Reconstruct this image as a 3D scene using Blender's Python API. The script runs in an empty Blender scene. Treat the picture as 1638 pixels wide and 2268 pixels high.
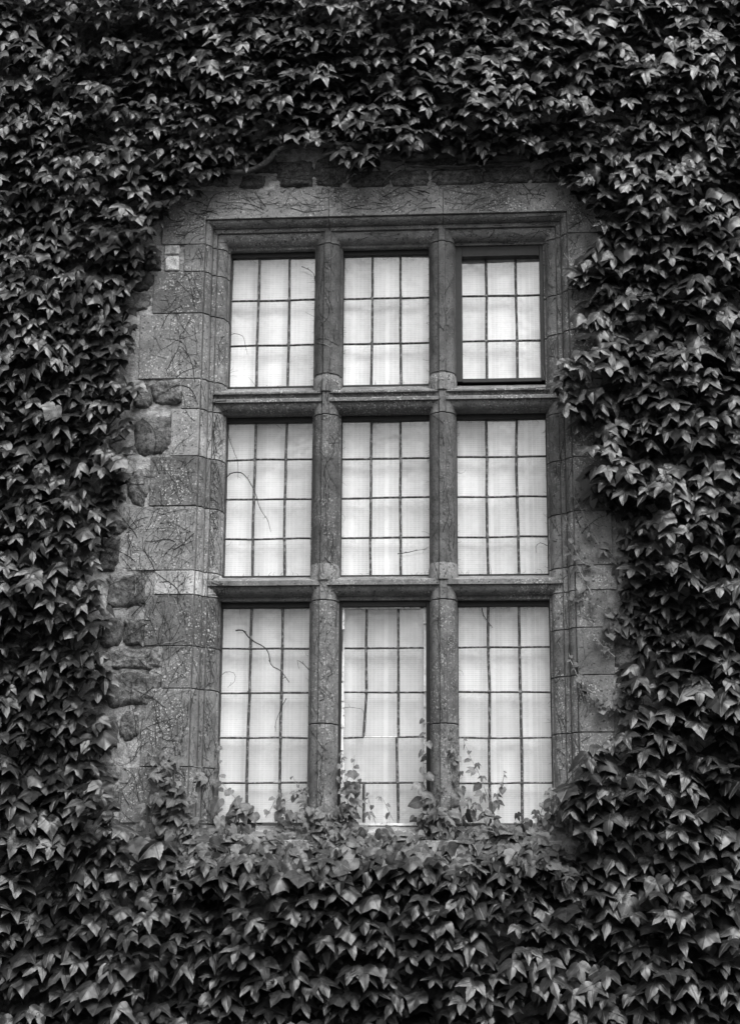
import bpy, bmesh, math, random
import numpy as np
from mathutils import Vector, noise
from mathutils.bvhtree import BVHTree
R = math.radians
random.seed(7); rng = np.random.default_rng(7)
S = bpy.context.scene
COL = S.collection

# ---------------------------------------------------------------- camera
CW, CH, FPX = 1638.0, 2267.0, 3600.0          # picture units the photograph was measured in
F_ = Vector((-0.07201003, 0.96992819, 0.23249487))
R_ = Vector((0.99734698, 0.0725129, 0.00639445))
U_ = Vector((0.01065672, -0.23233852, 0.9725766))
CAM = Vector((0.0, -7.5, 1.6))
cd = bpy.data.cameras.new('camera'); cam = bpy.data.objects.new('camera', cd); COL.objects.link(cam)
from mathutils import Matrix
cam.matrix_world = Matrix(((R_.x, U_.x, -F_.x, CAM.x), (R_.y, U_.y, -F_.y, CAM.y), (R_.z, U_.z, -F_.z, CAM.z), (0, 0, 0, 1)))
cd.sensor_fit = 'VERTICAL'; cd.sensor_height = 36; cd.lens = 36 * FPX / CH; cd.clip_end = 2000
S.camera = cam

# ---------------------------------------------------------------- world, sun, exposure
SUN_EL, SUN_AZ = 60.0, 34.0                    # azimuth: degrees to the right of the camera's back
w = bpy.data.worlds.new('World'); S.world = w; w.use_nodes = True
nt = w.node_tree; nt.nodes.clear()
out = nt.nodes.new('ShaderNodeOutputWorld'); bg = nt.nodes.new('ShaderNodeBackground')
sky = nt.nodes.new('ShaderNodeTexSky'); sky.sky_type = 'NISHITA'; sky.sun_disc = False
sd = Vector((math.sin(R(SUN_AZ)) * math.cos(R(SUN_EL)), -math.cos(R(SUN_AZ)) * math.cos(R(SUN_EL)), math.sin(R(SUN_EL))))
sky.sun_elevation = R(SUN_EL); sky.sun_rotation = math.atan2(sd.x, sd.y)
sky.dust_density = 4.0; sky.air_density = 1.5
bw = nt.nodes.new('ShaderNodeRGBToBW')         # the photograph is black and white
tc = nt.nodes.new('ShaderNodeTexCoord'); nz = nt.nodes.new('ShaderNodeTexNoise')
nz.inputs['Scale'].default_value = 4.0; nz.inputs['Detail'].default_value = 5
mpg = nt.nodes.new('ShaderNodeMapping'); mpg.inputs['Scale'].default_value = (1, 1, 2.2)
mr = nt.nodes.new('ShaderNodeMapRange'); mr.inputs['From Min'].default_value = .36; mr.inputs['From Max'].default_value = .64
mr.inputs['To Min'].default_value = .35; mr.inputs['To Max'].default_value = 1.45
mu = nt.nodes.new('ShaderNodeMath'); mu.operation = 'MULTIPLY'
L = nt.links.new
L(tc.outputs['Generated'], mpg.inputs[0]); L(mpg.outputs[0], nz.inputs['Vector']); L(nz.outputs['Fac'], mr.inputs['Value'])
sep = nt.nodes.new('ShaderNodeSeparateXYZ'); ov = nt.nodes.new('ShaderNodeMapRange'); ov.inputs['From Min'].default_value = 0; ov.inputs['From Max'].default_value = 1
ov.inputs['To Min'].default_value = .30; ov.inputs['To Max'].default_value = 1.6      # an overcast sky is brightest overhead
m2 = nt.nodes.new('ShaderNodeMath'); m2.operation = 'MULTIPLY'
L(tc.outputs['Generated'], sep.inputs[0]); L(sep.outputs[2], ov.inputs['Value']); L(mr.outputs[0], m2.inputs[0]); L(ov.outputs[0], m2.inputs[1])
L(sky.outputs[0], bw.inputs[0]); L(bw.outputs[0], mu.inputs[0]); L(m2.outputs[0], mu.inputs[1]); L(mu.outputs[0], bg.inputs[0])
bg.inputs[1].default_value = 0.12; L(bg.outputs[0], out.inputs[0])
sl = bpy.data.lights.new('sun', 'SUN'); sl.energy = 1.5; sl.angle = R(48); sl.color = (1, 1, 1)
so = bpy.data.objects.new('sun', sl); COL.objects.link(so); so.rotation_euler = sd.to_track_quat('Z', 'Y').to_euler(); so.location = (3, -8, 12)
S.view_settings.view_transform = 'Standard'; S.view_settings.look = 'None'; S.view_settings.gamma = 1
S.view_settings.use_curve_mapping = False; S.view_settings.exposure = 1.7
S.cycles.diffuse_bounces = 2; S.cycles.max_bounces = 6; S.cycles.transparent_max_bounces = 8

# ---------------------------------------------------------------- helpers
def W(px, py, Y=0.0):
    """A measured point of the photograph as a point on the wall's plane y = Y (metres)."""
    d = F_ + R_ * ((px - CW / 2) / FPX) - U_ * ((py - CH / 2) / FPX)
    return CAM + d * ((Y - CAM.y) / d.y)
def fbm(x, y, z=0.0, o=4): return noise.fractal(Vector((x, y, z)), 1.0, 2.0, o)

class NT:
    def __init__(s, name):
        s.m = bpy.data.materials.new(name); s.m.use_nodes = True; s.t = s.m.node_tree
        s.p = s.t.nodes['Principled BSDF']; s.out = s.t.nodes['Material Output']
    def n(s, typ, ins=None, **kw):
        nd = s.t.nodes.new(typ)
        for k, v in kw.items(): setattr(nd, k, v)
        for k, v in (ins or {}).items(): s.set(nd.inputs[k], v)
        return nd
    def set(s, sock, v):
        if hasattr(v, 'is_output'): s.t.links.new(v, sock)
        elif hasattr(v, 'outputs'): s.t.links.new(v.outputs[0], sock)
        else: sock.default_value = v
    def math(s, op, a, b=0.0, c=None, clamp=False):
        nd = s.n('ShaderNodeMath', operation=op); nd.use_clamp = clamp
        s.set(nd.inputs[0], a); s.set(nd.inputs[1], b)
        if c is not None: s.set(nd.inputs[2], c)
        return nd.outputs[0]
    def ramp(s, v, a, b, lo=0.0, hi=1.0, smooth=True):
        nd = s.n('ShaderNodeMapRange', {'Value': v, 'From Min': a, 'From Max': b, 'To Min': lo, 'To Max': hi})
        if smooth: nd.interpolation_type = 'SMOOTHSTEP'
        return nd.outputs[0]
    def noise(s, vec, scale, detail=4, rough=.6):
        return s.n('ShaderNodeTexNoise', {'Vector': vec, 'Scale': scale, 'Detail': detail, 'Roughness': rough}).outputs['Fac']
    def mix(s, f, a, b):
        nd = s.n('ShaderNodeMix', data_type='FLOAT'); s.set(nd.inputs[0], f); s.set(nd.inputs[2], a); s.set(nd.inputs[3], b)
        return nd.outputs[0]
    def bump(s, h, strength, dist, normal=None):
        nd = s.n('ShaderNodeBump', {'Height': h, 'Strength': strength, 'Distance': dist})
        if normal is not None: s.set(nd.inputs['Normal'], normal)
        return nd.outputs[0]
    def grey(s, v):
        nd = s.n('ShaderNodeCombineColor'); [s.set(nd.inputs[i], v) for i in range(3)]; return nd.outputs[0]

def m_ashlar():
    a = NT('ashlar'); co = a.n('ShaderNodeTexCoord').outputs['Object']
    oi = a.n('ShaderNodeObjectInfo'); base = a.n('ShaderNodeSeparateColor', {0: oi.outputs['Color']}).outputs[0]
    big = a.noise(co, 3.5, 5); fine = a.noise(co, 120, 3, .7)
    v = a.math('MULTIPLY', a.math('MULTIPLY', base, .60), a.ramp(big, .3, .7, .78, 1.25))
    v = a.math('MULTIPLY', v, a.ramp(fine, .3, .7, .76, 1.24)); v = a.math('MULTIPLY', v, a.ramp(a.noise(co, 14, 4, .7), .3, .7, .80, 1.24))
    dist = a.n('ShaderNodeTexNoise', {'Vector': co, 'Scale': 70, 'Detail': 2})
    co2 = a.n('ShaderNodeVectorMath', {0: co, 1: a.n('ShaderNodeVectorMath', {0: dist.outputs['Color'], 'Scale': .022}, operation='SCALE')}, operation='ADD')
    def specks(scale, r0, r1, keep, seed):
        cm = a.n('ShaderNodeVectorMath', {0: co2, 1: (seed, seed * 2, seed * 3)}, operation='ADD')
        vo = a.n('ShaderNodeTexVoronoi', {'Vector': cm, 'Scale': scale})
        rnd = a.n('ShaderNodeSeparateColor', {0: vo.outputs['Color']}).outputs[0]
        d = vo.outputs['Distance']
        ring = a.math('MULTIPLY', a.ramp(d, r0 - .05, r0, 0, 1), a.ramp(d, r1, r1 + .06, 1, 0))
        return a.math('MULTIPLY', ring, a.ramp(rnd, keep, keep + .02, 0, 1))
    clus = a.math('MULTIPLY', a.ramp(a.noise(co, 5, 4), .40, .60), oi.outputs['Alpha'])
    w1 = a.math('MULTIPLY', specks(74, .12, .30, .45, 3), clus)
    w2 = a.math('MULTIPLY', specks(115, .0, .26, .5, 9), clus)
    wh = a.math('MAXIMUM', w1, w2)
    dk = a.math('MAXIMUM', specks(62, .0, .22, .5, 21), specks(36, .0, .14, .6, 33))
    v = a.mix(a.math('MULTIPLY', wh, .8), v, .40)
    v = a.mix(a.math('MULTIPLY', dk, .75), v, .018)
    a.set(a.p.inputs['Base Color'], a.grey(v)); a.p.inputs['Roughness'].default_value = .85; a.p.inputs['Specular IOR Level'].default_value = .25
    h = a.math('ADD', a.math('MULTIPLY', fine, .5), a.math('ADD', a.math('MULTIPLY', a.noise(co, 25, 4), .9), a.math('MULTIPLY', a.math('ADD', wh, dk), .5)))
    a.set(a.p.inputs['Normal'], a.bump(h, .6, .004)); return a.m
def m_rough(name, lo, hi, scale, bs, dist, dark=.5):
    a = NT(name); co = a.n('ShaderNodeTexCoord').outputs['Object']
    n1 = a.noise(co, scale, 8, .72); n2 = a.noise(co, scale * 5, 4, .7); n3 = a.noise(co, 4, 3)
    v = a.mix(a.ramp(a.math('ADD', a.math('MULTIPLY', n1, .6), a.math('MULTIPLY', n2, .4)), .36, .66), lo, hi)
    v = a.math('MULTIPLY', v, a.ramp(n3, .3, .7, dark, 1.15))
    oi = a.n('ShaderNodeObjectInfo'); v = a.math('MULTIPLY', v, a.n('ShaderNodeSeparateColor', {0: oi.outputs['Color']}).outputs[0])
    a.set(a.p.inputs['Base Color'], a.grey(v)); a.p.inputs['Roughness'].default_value = .9; a.p.inputs['Specular IOR Level'].default_value = .2
    h = a.math('ADD', n1, a.math('MULTIPLY', n2, .4))
    a.set(a.p.inputs['Normal'], a.bump(h, bs, dist)); return a.m
def m_leaf(name, lo, hi, rough=.4, spec=.5):
    a = NT(name); uv = a.n('ShaderNodeUVMap').outputs[0]; sx = a.n('ShaderNodeSeparateXYZ', {0: uv})
    u = a.math('ABSOLUTE', sx.outputs[0]); v = sx.outputs[1]
    tone = a.n('ShaderNodeAttribute', attribute_name='tone').outputs['Fac']
    dl = a.math('ABSOLUTE', a.math('SUBTRACT', a.math('MULTIPLY', u, .63), a.math('MULTIPLY', v, .777)))
    main = a.math('MAXIMUM', a.ramp(u, .008, .028, 1, 0), a.ramp(dl, .006, .024, 1, 0))
    sec = a.math('ABSOLUTE', a.math('SUBTRACT', a.math('FRACT', a.math('SUBTRACT', a.math('MULTIPLY', v, 8.0), a.math('MULTIPLY', u, 6.5))), .5))
    secv = a.ramp(sec, .36, .5, 0, 1)
    co = a.n('ShaderNodeTexCoord').outputs['Object']
    mott = a.noise(co, 28, 4, .65)
    c = a.mix(tone, lo, hi); c = a.math('MULTIPLY', c, a.ramp(mott, .3, .7, .75, 1.25))
    c = a.math('MULTIPLY', c, a.math('ADD', 1.0, a.math('ADD', a.math('MULTIPLY', main, .7), a.math('MULTIPLY', secv, .08))))
    hole = a.ramp(a.noise(co, 60, 2), .70, .74, 1, .5); c = a.math('MULTIPLY', c, hole)
    a.set(a.p.inputs['Base Color'], a.grey(c)); a.set(a.p.inputs['Roughness'], a.ramp(mott, .3, .7, rough - .08, rough + .12)); a.p.inputs['Specular IOR Level'].default_value = spec
    h = a.math('SUBTRACT', a.math('MULTIPLY', a.noise(co, 45, 3), .5), a.math('ADD', a.math('MULTIPLY', main, .5), a.math('MULTIPLY', secv, .12)))
    a.set(a.p.inputs['Normal'], a.bump(h, .55, .0025)); return a.m
def m_plain(name, v, rough=.6, spec=.4, var=.4, scale=40, bs=.4, patch=None):
    a = NT(name); co = a.n('ShaderNodeTexCoord').outputs['Object']; n1 = a.noise(co, scale, 5, .7)
    c = a.ramp(n1, .3, .7, v * (1 - var), v * (1 + var))
    if patch: c = a.mix(a.ramp(a.noise(co, patch[0], 4, .7), patch[1], patch[1] + .06), c, patch[2])
    a.set(a.p.inputs['Base Color'], a.grey(c)); a.p.inputs['Roughness'].default_value = rough; a.p.inputs['Specular IOR Level'].default_value = spec
    a.set(a.p.inputs['Normal'], a.bump(n1, bs, .002)); return a.m
def m_glass():
    a = NT('old_glass'); co = a.n('ShaderNodeTexCoord').outputs['Object']; t = a.t
    bmp = a.bump(a.noise(co, 5, 3), .12, .02)
    gl = a.n('ShaderNodeBsdfGlossy', {'Color': (1, 1, 1, 1), 'Roughness': .03, 'Normal': bmp})
    tr = a.n('ShaderNodeBsdfTransparent', {'Color': a.grey(a.math('MULTIPLY', .97, a.n('ShaderNodeObjectInfo').outputs['Alpha']))})
    lw = a.n('ShaderNodeLayerWeight', {'Blend': .5, 'Normal': bmp}); f2 = a.math('ADD', .15, a.math('MULTIPLY', a.math('POWER', lw.outputs['Facing'], 5.0), .9), clamp=True)
    m1 = a.n('ShaderNodeMixShader', {0: f2, 1: tr.outputs[0], 2: gl.outputs[0]})
    # grime: a thin dusty film, thicker along the upper edge of each pane (uv.y) and in patches
    uv = a.n('ShaderNodeSeparateXYZ', {0: a.n('ShaderNodeUVMap').outputs[0]})
    film = a.math('MULTIPLY', a.ramp(a.noise(co, 9, 6, .75), .42, .75, 0, .30), a.ramp(uv.outputs[1], .2, 1.0, .35, 1.0))
    film = a.math('ADD', film, a.math('MULTIPLY', a.ramp(a.noise(co, 160, 2, .8), .66, .74), .18), clamp=True)
    df = a.n('ShaderNodeBsdfDiffuse', {'Color': (.6, .6, .6, 1)})
    m2 = a.n('ShaderNodeMixShader', {0: film, 1: m1.outputs[0], 2: df.outputs[0]})
    t.links.new(m2.outputs[0], a.out.inputs[0]); return a.m
def m_blind():
    a = NT('woven_cloth'); co = a.n('ShaderNodeSeparateXYZ', {0: a.n('ShaderNodeTexCoord').outputs['Object']})
    x, z = co.outputs[0], co.outputs[2]; vec = a.n('ShaderNodeTexCoord').outputs['Object']
    wob = a.math('MULTIPLY', a.noise(vec, 6, 2), .006)
    fx = a.math('ABSOLUTE', a.math('SUBTRACT', a.math('FRACT', a.math('DIVIDE', a.math('ADD', x, wob), .0195)), .5))
    th = a.ramp(fx, .10, .04, 0, 1)
    fz = a.math('ABSOLUTE', a.math('SUBTRACT', a.math('FRACT', a.math('DIVIDE', z, .0098)), .5))
    rows = a.ramp(fz, .28, .42, 0, 1)
    big = a.math('ABSOLUTE', a.math('SUBTRACT', a.math('FRACT', a.math('DIVIDE', a.math('ADD', x, .6622 + .0854), .1708)), .5))
    band = a.math('MULTIPLY', a.ramp(big, .055, .04, 0, 1), a.ramp(x, -.73, -.72, 0, 1))
    rown = a.ramp(a.noise(a.n('ShaderNodeCombineXYZ', {2: z}).outputs[0], 90, 2), .4, .6, .5, 1.2)
    c = a.math('SUBTRACT', .81, a.math('MULTIPLY', a.math('MULTIPLY', rows, rown), .13)); c = a.math('MULTIPLY', c, a.ramp(a.noise(a.n('ShaderNodeCombineXYZ', {0: x}).outputs[0], 11, 2), .35, .65, .90, 1.05))  # last factor paints soft fold shading into the cloth, varying along x
    thn = a.ramp(a.noise(a.n('ShaderNodeCombineXYZ', {0: x}).outputs[0], 60, 2), .4, .6, .3, 1.0); c = a.mix(a.math('MULTIPLY', th, thn), c, .90); c = a.mix(a.math('MULTIPLY', band, .75), c, .90)
    c = a.math('MULTIPLY', c, a.ramp(a.noise(vec, 2.2, 4), .3, .7, .90, 1.06))
    a.set(a.p.inputs['Base Color'], a.grey(c)); a.p.inputs['Roughness'].default_value = .9; a.p.inputs['Specular IOR Level'].default_value = .1
    return a.m
M = dict(ashlar=m_ashlar(), rubble=m_rough('rubble', .02, .24, 50, 1.0, .012), mortar=m_rough('lime_mortar', .14, .42, 32, 1.0, .012, .7),
         leaf=m_leaf('ivy_leaf', .001, .020, .36, .36), young=m_leaf('young_leaf', .010, .080, .45, .3), stem=m_plain('green_stem', .24, .6, .4, .4),
         bark=m_rough('bark', .03, .13, 45, 1.0, .012), dry=m_plain('dry_tendril', .018, .8, .2), pale=m_plain('pale_tendril', .22, .8, .2),
         iron=m_plain('black_iron', .008, .55, .4, .5), lead=m_plain('lead', .03, .5, .4, .4, patch=(70, .52, .16)),
         putty=m_plain('white_putty', .6, .8, .2, .2, patch=(45, .60, .05)), glass=m_glass(), blind=m_blind(),
         grass=m_rough('grass', .03, .09, 12, 1, .03), panel_grey=m_plain('panel_grey', .3, .9, .2, .1))

def link(name, me, mat, parent=None, smooth=None, color=None, speck=1.0):
    o = bpy.data.objects.new(name, me); COL.objects.link(o)
    if mat is not None: me.materials.append(mat)
    if smooth: me.polygons.foreach_set('use_smooth', [True] * len(me.polygons))
    if parent is not None:
        o.parent = parent
        r = parent
        off = Vector((0, 0, 0))
        while r is not None: off += r.location; r = r.parent
        o.location = -off                      # vertices are written in world metres
    if color is not None: o.color = (color, color, color, speck)
    return o
def thing(name, label, cat, loc, group=None, kind=None):
    o = bpy.data.objects.new(name, None); COL.objects.link(o); o.location = loc; o.empty_display_size = .1
    return tag(o, label, cat, group, kind)
def tag(o, label, cat, group=None, kind=None):
    o['label'] = label; o['category'] = cat
    if group: o['group'] = group
    if kind: o['kind'] = kind
    return o
COLL_V, COLL_F = [], []                        # geometry that tendrils and shoots cling to
def collide(vs, fs):
    b = len(COLL_V); COLL_V.extend([tuple(v) for v in vs]); COLL_F.extend([tuple(i + b for i in f) for f in fs])
def pymesh(name, vs, fs, hit=True):
    me = bpy.data.meshes.new(name); me.from_pydata([tuple(v) for v in vs], [], fs); me.update()
    bm = bmesh.new(); bm.from_mesh(me); bmesh.ops.recalc_face_normals(bm, faces=bm.faces); bm.to_mesh(me); bm.free()
    if hit: collide(vs, fs)
    return me
def loft(stations, closed_profile=True, cap=True):
    n = len(stations[0]); vs = [p for s in stations for p in s]; fs = []
    for i in range(len(stations) - 1):
        for k in range(n if closed_profile else n - 1):
            k2 = (k + 1) % n; fs.append((i * n + k, i * n + k2, (i + 1) * n + k2, (i + 1) * n + k))
    if cap: fs.append(tuple(range(n))[::-1]); fs.append(tuple((len(stations) - 1) * n + k for k in range(n)))
    return vs, fs
def wear(o, wd=.0025):
    b = o.modifiers.new('wear', 'BEVEL'); b.width = wd; b.segments = 2; b.limit_method = 'ANGLE'; b.angle_limit = R(38)
def smooth_angle(me):
    me.polygons.foreach_set('use_smooth', [True] * len(me.polygons))
    try: me.set_sharp_from_angle(angle=R(32))
    except Exception: pass

# ---------------------------------------------------------------- ground
gs = 300.0
g = link('ground', pymesh('ground', [(-gs, -gs, 0), (gs, -gs, 0), (gs, gs, 0), (-gs, gs, 0)], [(0, 1, 2, 3)], False), M['grass'], color=1)
g['kind'] = 'structure'

# ---------------------------------------------------------------- stone moulding profile
NA = 7
def profile(o_reb, o_fil, o_in, o_out, o_wall, o_ext, back=.30):
    """(offset, y) from the back of the rebate out to the wall face; the offsets are coordinates along one axis."""
    P = [(o_reb, back), (o_reb, .130), (o_fil, .128)]
    for i in range(NA):
        a = i / (NA - 1) * math.pi / 2; P.append((o_fil + (o_in - o_fil) * (1 - math.cos(a)), .124 - .051 * math.sin(a)))
    g = .0042 if o_wall > o_reb else -.0042       # narrow quirks cut between the mouldings
    P += [(o_in, .084), (o_in + g, .084), (o_in + g, .060), (o_out - g * .4, .060), (o_out - g * .4, .074), (o_out + g * .5, .074)]
    for i in range(NA):
        a = i / (NA - 1) * math.pi / 2; P.append((o_out + (o_wall - o_out) * (1 - math.cos(a)), .059 - .046 * math.sin(a)))
    P += [(o_wall, .028), (o_wall + g, .028), (o_wall + g, 0.0), (o_ext, 0.0), (o_ext, back)]
    return P
JL = (-1.283, -1.2905, -1.3356, -1.3606, -1.3876)
JR = (.289, .2985, .3475, .3740, .4021)
HD = (4.797, 4.810, 4.859, 4.884, 4.911)
def prof_jl(ext): return profile(*JL, ext)
def prof_jr(ext): return profile(*JR, ext)
def prof_hd(ext): return profile(*HD, ext)
win = thing('mullioned_window', 'tall stone mullioned window of nine leaded lights framed by ivy', 'window', (-.5, .1, 1.9))

def jamb(side, x_ext, z0, z1, tone, label=None):
    P = prof_jl(x_ext) if side < 0 else prof_jr(x_ext)
    n = 3; st = []
    for i in range(n + 1):
        z = z0 + .0025 + (z1 - z0 - .005) * i / n; st.append([(x, y + (0 if i in (0, n) else 0), z) for x, y in P])
    vs, fs = loft(st)
    ph = random.random() * 50                  # each stone sits a hair differently
    dy = random.uniform(-.0015, .0015)
    vs = [(x + .0012 * fbm(z * 6, ph), y + (dy if y < .2 else 0), z) for x, y, z in vs]
    me = pymesh('jamb_stone', vs, fs); smooth_angle(me)
    o = link('jamb_stone', me, M['ashlar'], win, color=tone); wear(o)
    if label: o['label'] = label
    return o
left_blocks = [(-1.492, 4.637, 4.782, .19), (-1.640, 4.418, 4.637, .15), (-1.700, 4.079, 4.418, .21), (-1.480, 3.925, 4.079, .20), (-1.527, 3.6866, 3.925, .30),
               (-1.620, 3.438, 3.6866, .130), (-1.714, 3.123, 3.438, .24), (-1.581, 3.006, 3.123, .44), (-1.620, 2.7605, 3.006, .125), (-1.528, 2.560, 2.7605, .17),
               (-1.616, 2.1965, 2.560, .185), (-1.700, 1.939, 2.1965, .165), (-1.624, 1.70, 1.939, .17)]
for x, z0, z1, t in left_blocks:
    jamb(-1, x, z0, z1, t, {.125: 'dark jamb stone thickly speckled with pale lichen', .44: 'pale narrow jamb stone'}.get(t))
rz = [1.70, 1.8908, 2.0914, 2.354, 2.6168, 2.8374, 3.0138, 3.1318, 3.3922, 3.6568, 3.894, 4.0457, 4.2954, 4.4997, 4.7966]
for i in range(len(rz) - 1):
    ext = [.58, .60, .566, .566, .575, .55, .60, .58, .66, .60, .55, .62, .56, .60][i]
    jamb(1, ext, rz[i], rz[i + 1], [.17, .15, .19, .21, .17, .22, .30, .22, .13, .145, .18, .14, .18, .16][i])
# lintel: two mitred corner stones and a middle one
LT = 5.066
def lintel(kind, tone):
    H = prof_hd(LT)
    if kind == 'l':
        P = prof_jl(-1.6074); z0 = 4.7845
        st = [[(x, y, z0) for x, y in P], [(P[k][0], P[k][1], H[k][0]) for k in range(len(P))], [(-.7745, H[k][1], H[k][0]) for k in range(len(P))]]
    elif kind == 'm': st = [[(-.7705, y, z) for z, y in H], [(-.5, y, z) for z, y in H], [(-.2065, y, z) for z, y in H]]
    else:
        P = prof_jr(.66); z0 = 4.7995
        st = [[(-.2025, H[k][1], H[k][0]) for k in range(len(P))], [(P[k][0], P[k][1], H[k][0]) for k in range(len(P))], [(x, y, z0) for x, y in P]]
    vs, fs = loft(st); me = pymesh('lintel_stone', vs, fs); smooth_angle(me)
    wear(link('lintel_stone', me, M['ashlar'], win, color=tone))
lintel('l', .225); lintel('m', .25); lintel('r', .215)
# mortar core a few mm behind the stones, seen in the joints
def off(P, sx): return [(x + sx * .006, y + .006) for x, y in P]
cl, ch, cr = off(prof_jl(-1.46), -1), off(prof_hd(5.0), 1), off(prof_jr(.52), 1)
st = [[(x, y, 1.68) for x, y in cl], [(cl[k][0], cl[k][1], ch[k][0]) for k in range(len(cl))], [(cr[k][0], cr[k][1], ch[k][0]) for k in range(len(cl))], [(x, y, 1.68) for x, y in cr]]
vs, fs = loft(st); link('joint_mortar', pymesh('joint_mortar', vs, fs, False), M['mortar'], win, color=.75)

# ---------------------------------------------------------------- transoms, mullions, sill
def transom(zb, zf1, zf0, zo, zs, groove):
    """zb glass base, zf1/zf0 fascia top/bottom, zo ovolo bottom, zs soffit"""
    P = [(.206, zb + .002), (.19, zb), (.063, zf1)]
    if groove:
        P += [(.063, zf1 - .010), (.078, zf1 - .013), (.080, zf1 - .029), (.066, zf1 - .034)]
    P += [(.063, zf1 - (.036 if groove else .004)), (.063, zf0), (.086, zf0), (.086, zf0 - .003)]
    for i in range(NA):
        a = (1 - i / (NA - 1)) * math.pi / 2; P.append((.124 - .048 * math.sin(a), zo + (zf0 - zo) * (1 - math.cos(a))))
    P += [(.128, zo), (.130, zs), (.206, zs)]
    xs = np.linspace(-1.3375, .3490, 9)
    vs, fs = loft([[(x, y + .001 * fbm(x * 3, i * .3), z + .0012 * fbm(x * 2.2, zb)) for i, (y, z) in enumerate(P)] for x in xs])
    me = pymesh('transom', vs, fs); smooth_angle(me); wear(link('transom', me, M['ashlar'], win, color=.19))
transom(4.085, 4.024, 3.972, 3.927, 3.925, True)
transom(3.124, 3.083, 3.0579, 3.013, 2.995, False)
def mull_prof(hw, grow=0.0):
    hn = .0155; half = []
    for i in range(NA):
        a = i / (NA - 1) * math.pi / 2; half.append((hn + .002 + (.0605 - hn) * math.cos(a) + grow, .126 - .057 * math.sin(a) - grow))
    h = [(hw, .206), (hw, .131), (.064 + grow, .128)] + half + [(hn, .057 - grow)]
    return h + [(-x, y) for x, y in reversed(h)]
for cx, hw in ((-.7815, .0705), (-.213, .066)):
    rows = [(1.89, 2.985, .16, 2.985), (3.10, 3.912, .15, 3.912), (4.05, 4.8635, .15, 4.8635)]
    segs = [(1.89, 2.40), (2.404, 2.985), (2.989, 3.150), (3.154, 3.905), (3.909, 4.112), (4.116, 4.795), (4.799, 4.8635)]
    tones = [.165, .15, .18, .115, .18, .12, .17]
    for (z0, z1), tn in zip(segs, tones):
        n = max(2, int((z1 - z0) / .12)); st = []
        ph = random.random() * 9
        for i in range(n + 1):
            z = z0 + (z1 - z0) * i / n
            st.append([(cx + x + .0012 * fbm(z * 4, ph), y, z) for x, y in mull_prof(hw)])
        vs, fs = loft(st); me = pymesh('mullion', vs, fs); smooth_angle(me); wear(link('mullion', me, M['ashlar'], win, color=tn, speck=max(.10, min(.6, .8 - .3 * (z0 - 1.9)))))
    for zb in (3.082, 4.022):                  # splayed stop at the foot of each upper shaft
        st = [[(cx + x, y, zb + .088 + (.0 if k == 0 else .0)) for x, y in mull_prof(hw - .001, .004)] for k in (0,)]
        st = [[(cx + x, y, zb) for x, y in mull_prof(hw - .0012, .0075)], [(cx + x, y, zb + .055) for x, y in mull_prof(hw - .0012, .006)], [(cx + x, y, zb + .083) for x, y in mull_prof(hw - .0012, .0015)]]
        vs, fs = loft(st); me = pymesh('mullion_stop', vs, fs); smooth_angle(me); wear(link('mullion_stop', me, M['ashlar'], win, color=.19))
P = [(.30, 1.950), (.186, 1.942), (.062, 1.902), (.058, 1.872), (-.004, 1.866), (-.006, 1.72), (.30, 1.72)]
vs, fs = loft([[(x, y, z) for y, z in P] for x in np.linspace(-1.3865, .401, 5)])
me = pymesh('window_sill', vs, fs); wear(link('window_sill', me, M['ashlar'], win, color=.22), .004)

# ---------------------------------------------------------------- the nine leaded lights
GY = .185
def box(V, Fc, x0, x1, y0, y1, z0, z1):
    b = len(V); V += [(x, y, z) for x in (x0, x1) for y in (y0, y1) for z in (z0, z1)]
    Fc += [tuple(b + i for i in q) for q in ((0, 1, 3, 2), (4, 6, 7, 5), (0, 4, 5, 1), (2, 3, 7, 6), (0, 2, 6, 4), (1, 5, 7, 3))]
def bar(V, Fc, p, q, hw, dep=.006, y=GY):
    """a lead came with a rounded face, bowed a little by age; p, q are (x, z)"""
    p, q = Vector(p), Vector(q); d = (q - p); ln = d.length; d.normalize(); nrm = Vector((-d.y, d.x))
    n = max(2, int(ln / .06)); ph = random.random() * 30; b = len(V)
    for i in range(n + 1):
        t = i / n; c = p + d * (ln * t) + nrm * (.0018 * fbm(t * ln * 5, ph)); h = hw * (1 + .18 * fbm(t * ln * 14, ph + 5))
        for k, (o, yy) in enumerate(((-1, .001), (-.75, -.7), (0, -1), (.75, -.7), (1, .001))):
            V.append((c.x + nrm.x * h * o, y + yy * dep if k not in (0, 4) else y + .003, c.y + nrm.y * h * o))
    for i in range(n):
        for k in range(4): a = b + i * 5 + k; Fc.append((a, a + 1, a + 6, a + 5))
rowsZ = [(4.085, 4.797, [4.307, 4.5465]), (3.124, 3.925, [3.312, 3.512, 3.712]), (1.940, 2.995, [2.136, 2.348, 2.562, 2.774])]
colsX = [(-1.284, -.850, [-1.141, -.986]), (-.713, -.277, [-.567, -.4225]), (-.149, .290, [-.002, .1455])]
rown, coln = ['top', 'middle', 'bottom'], ['left', 'middle', 'right']
TOPBAR = .026
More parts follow.
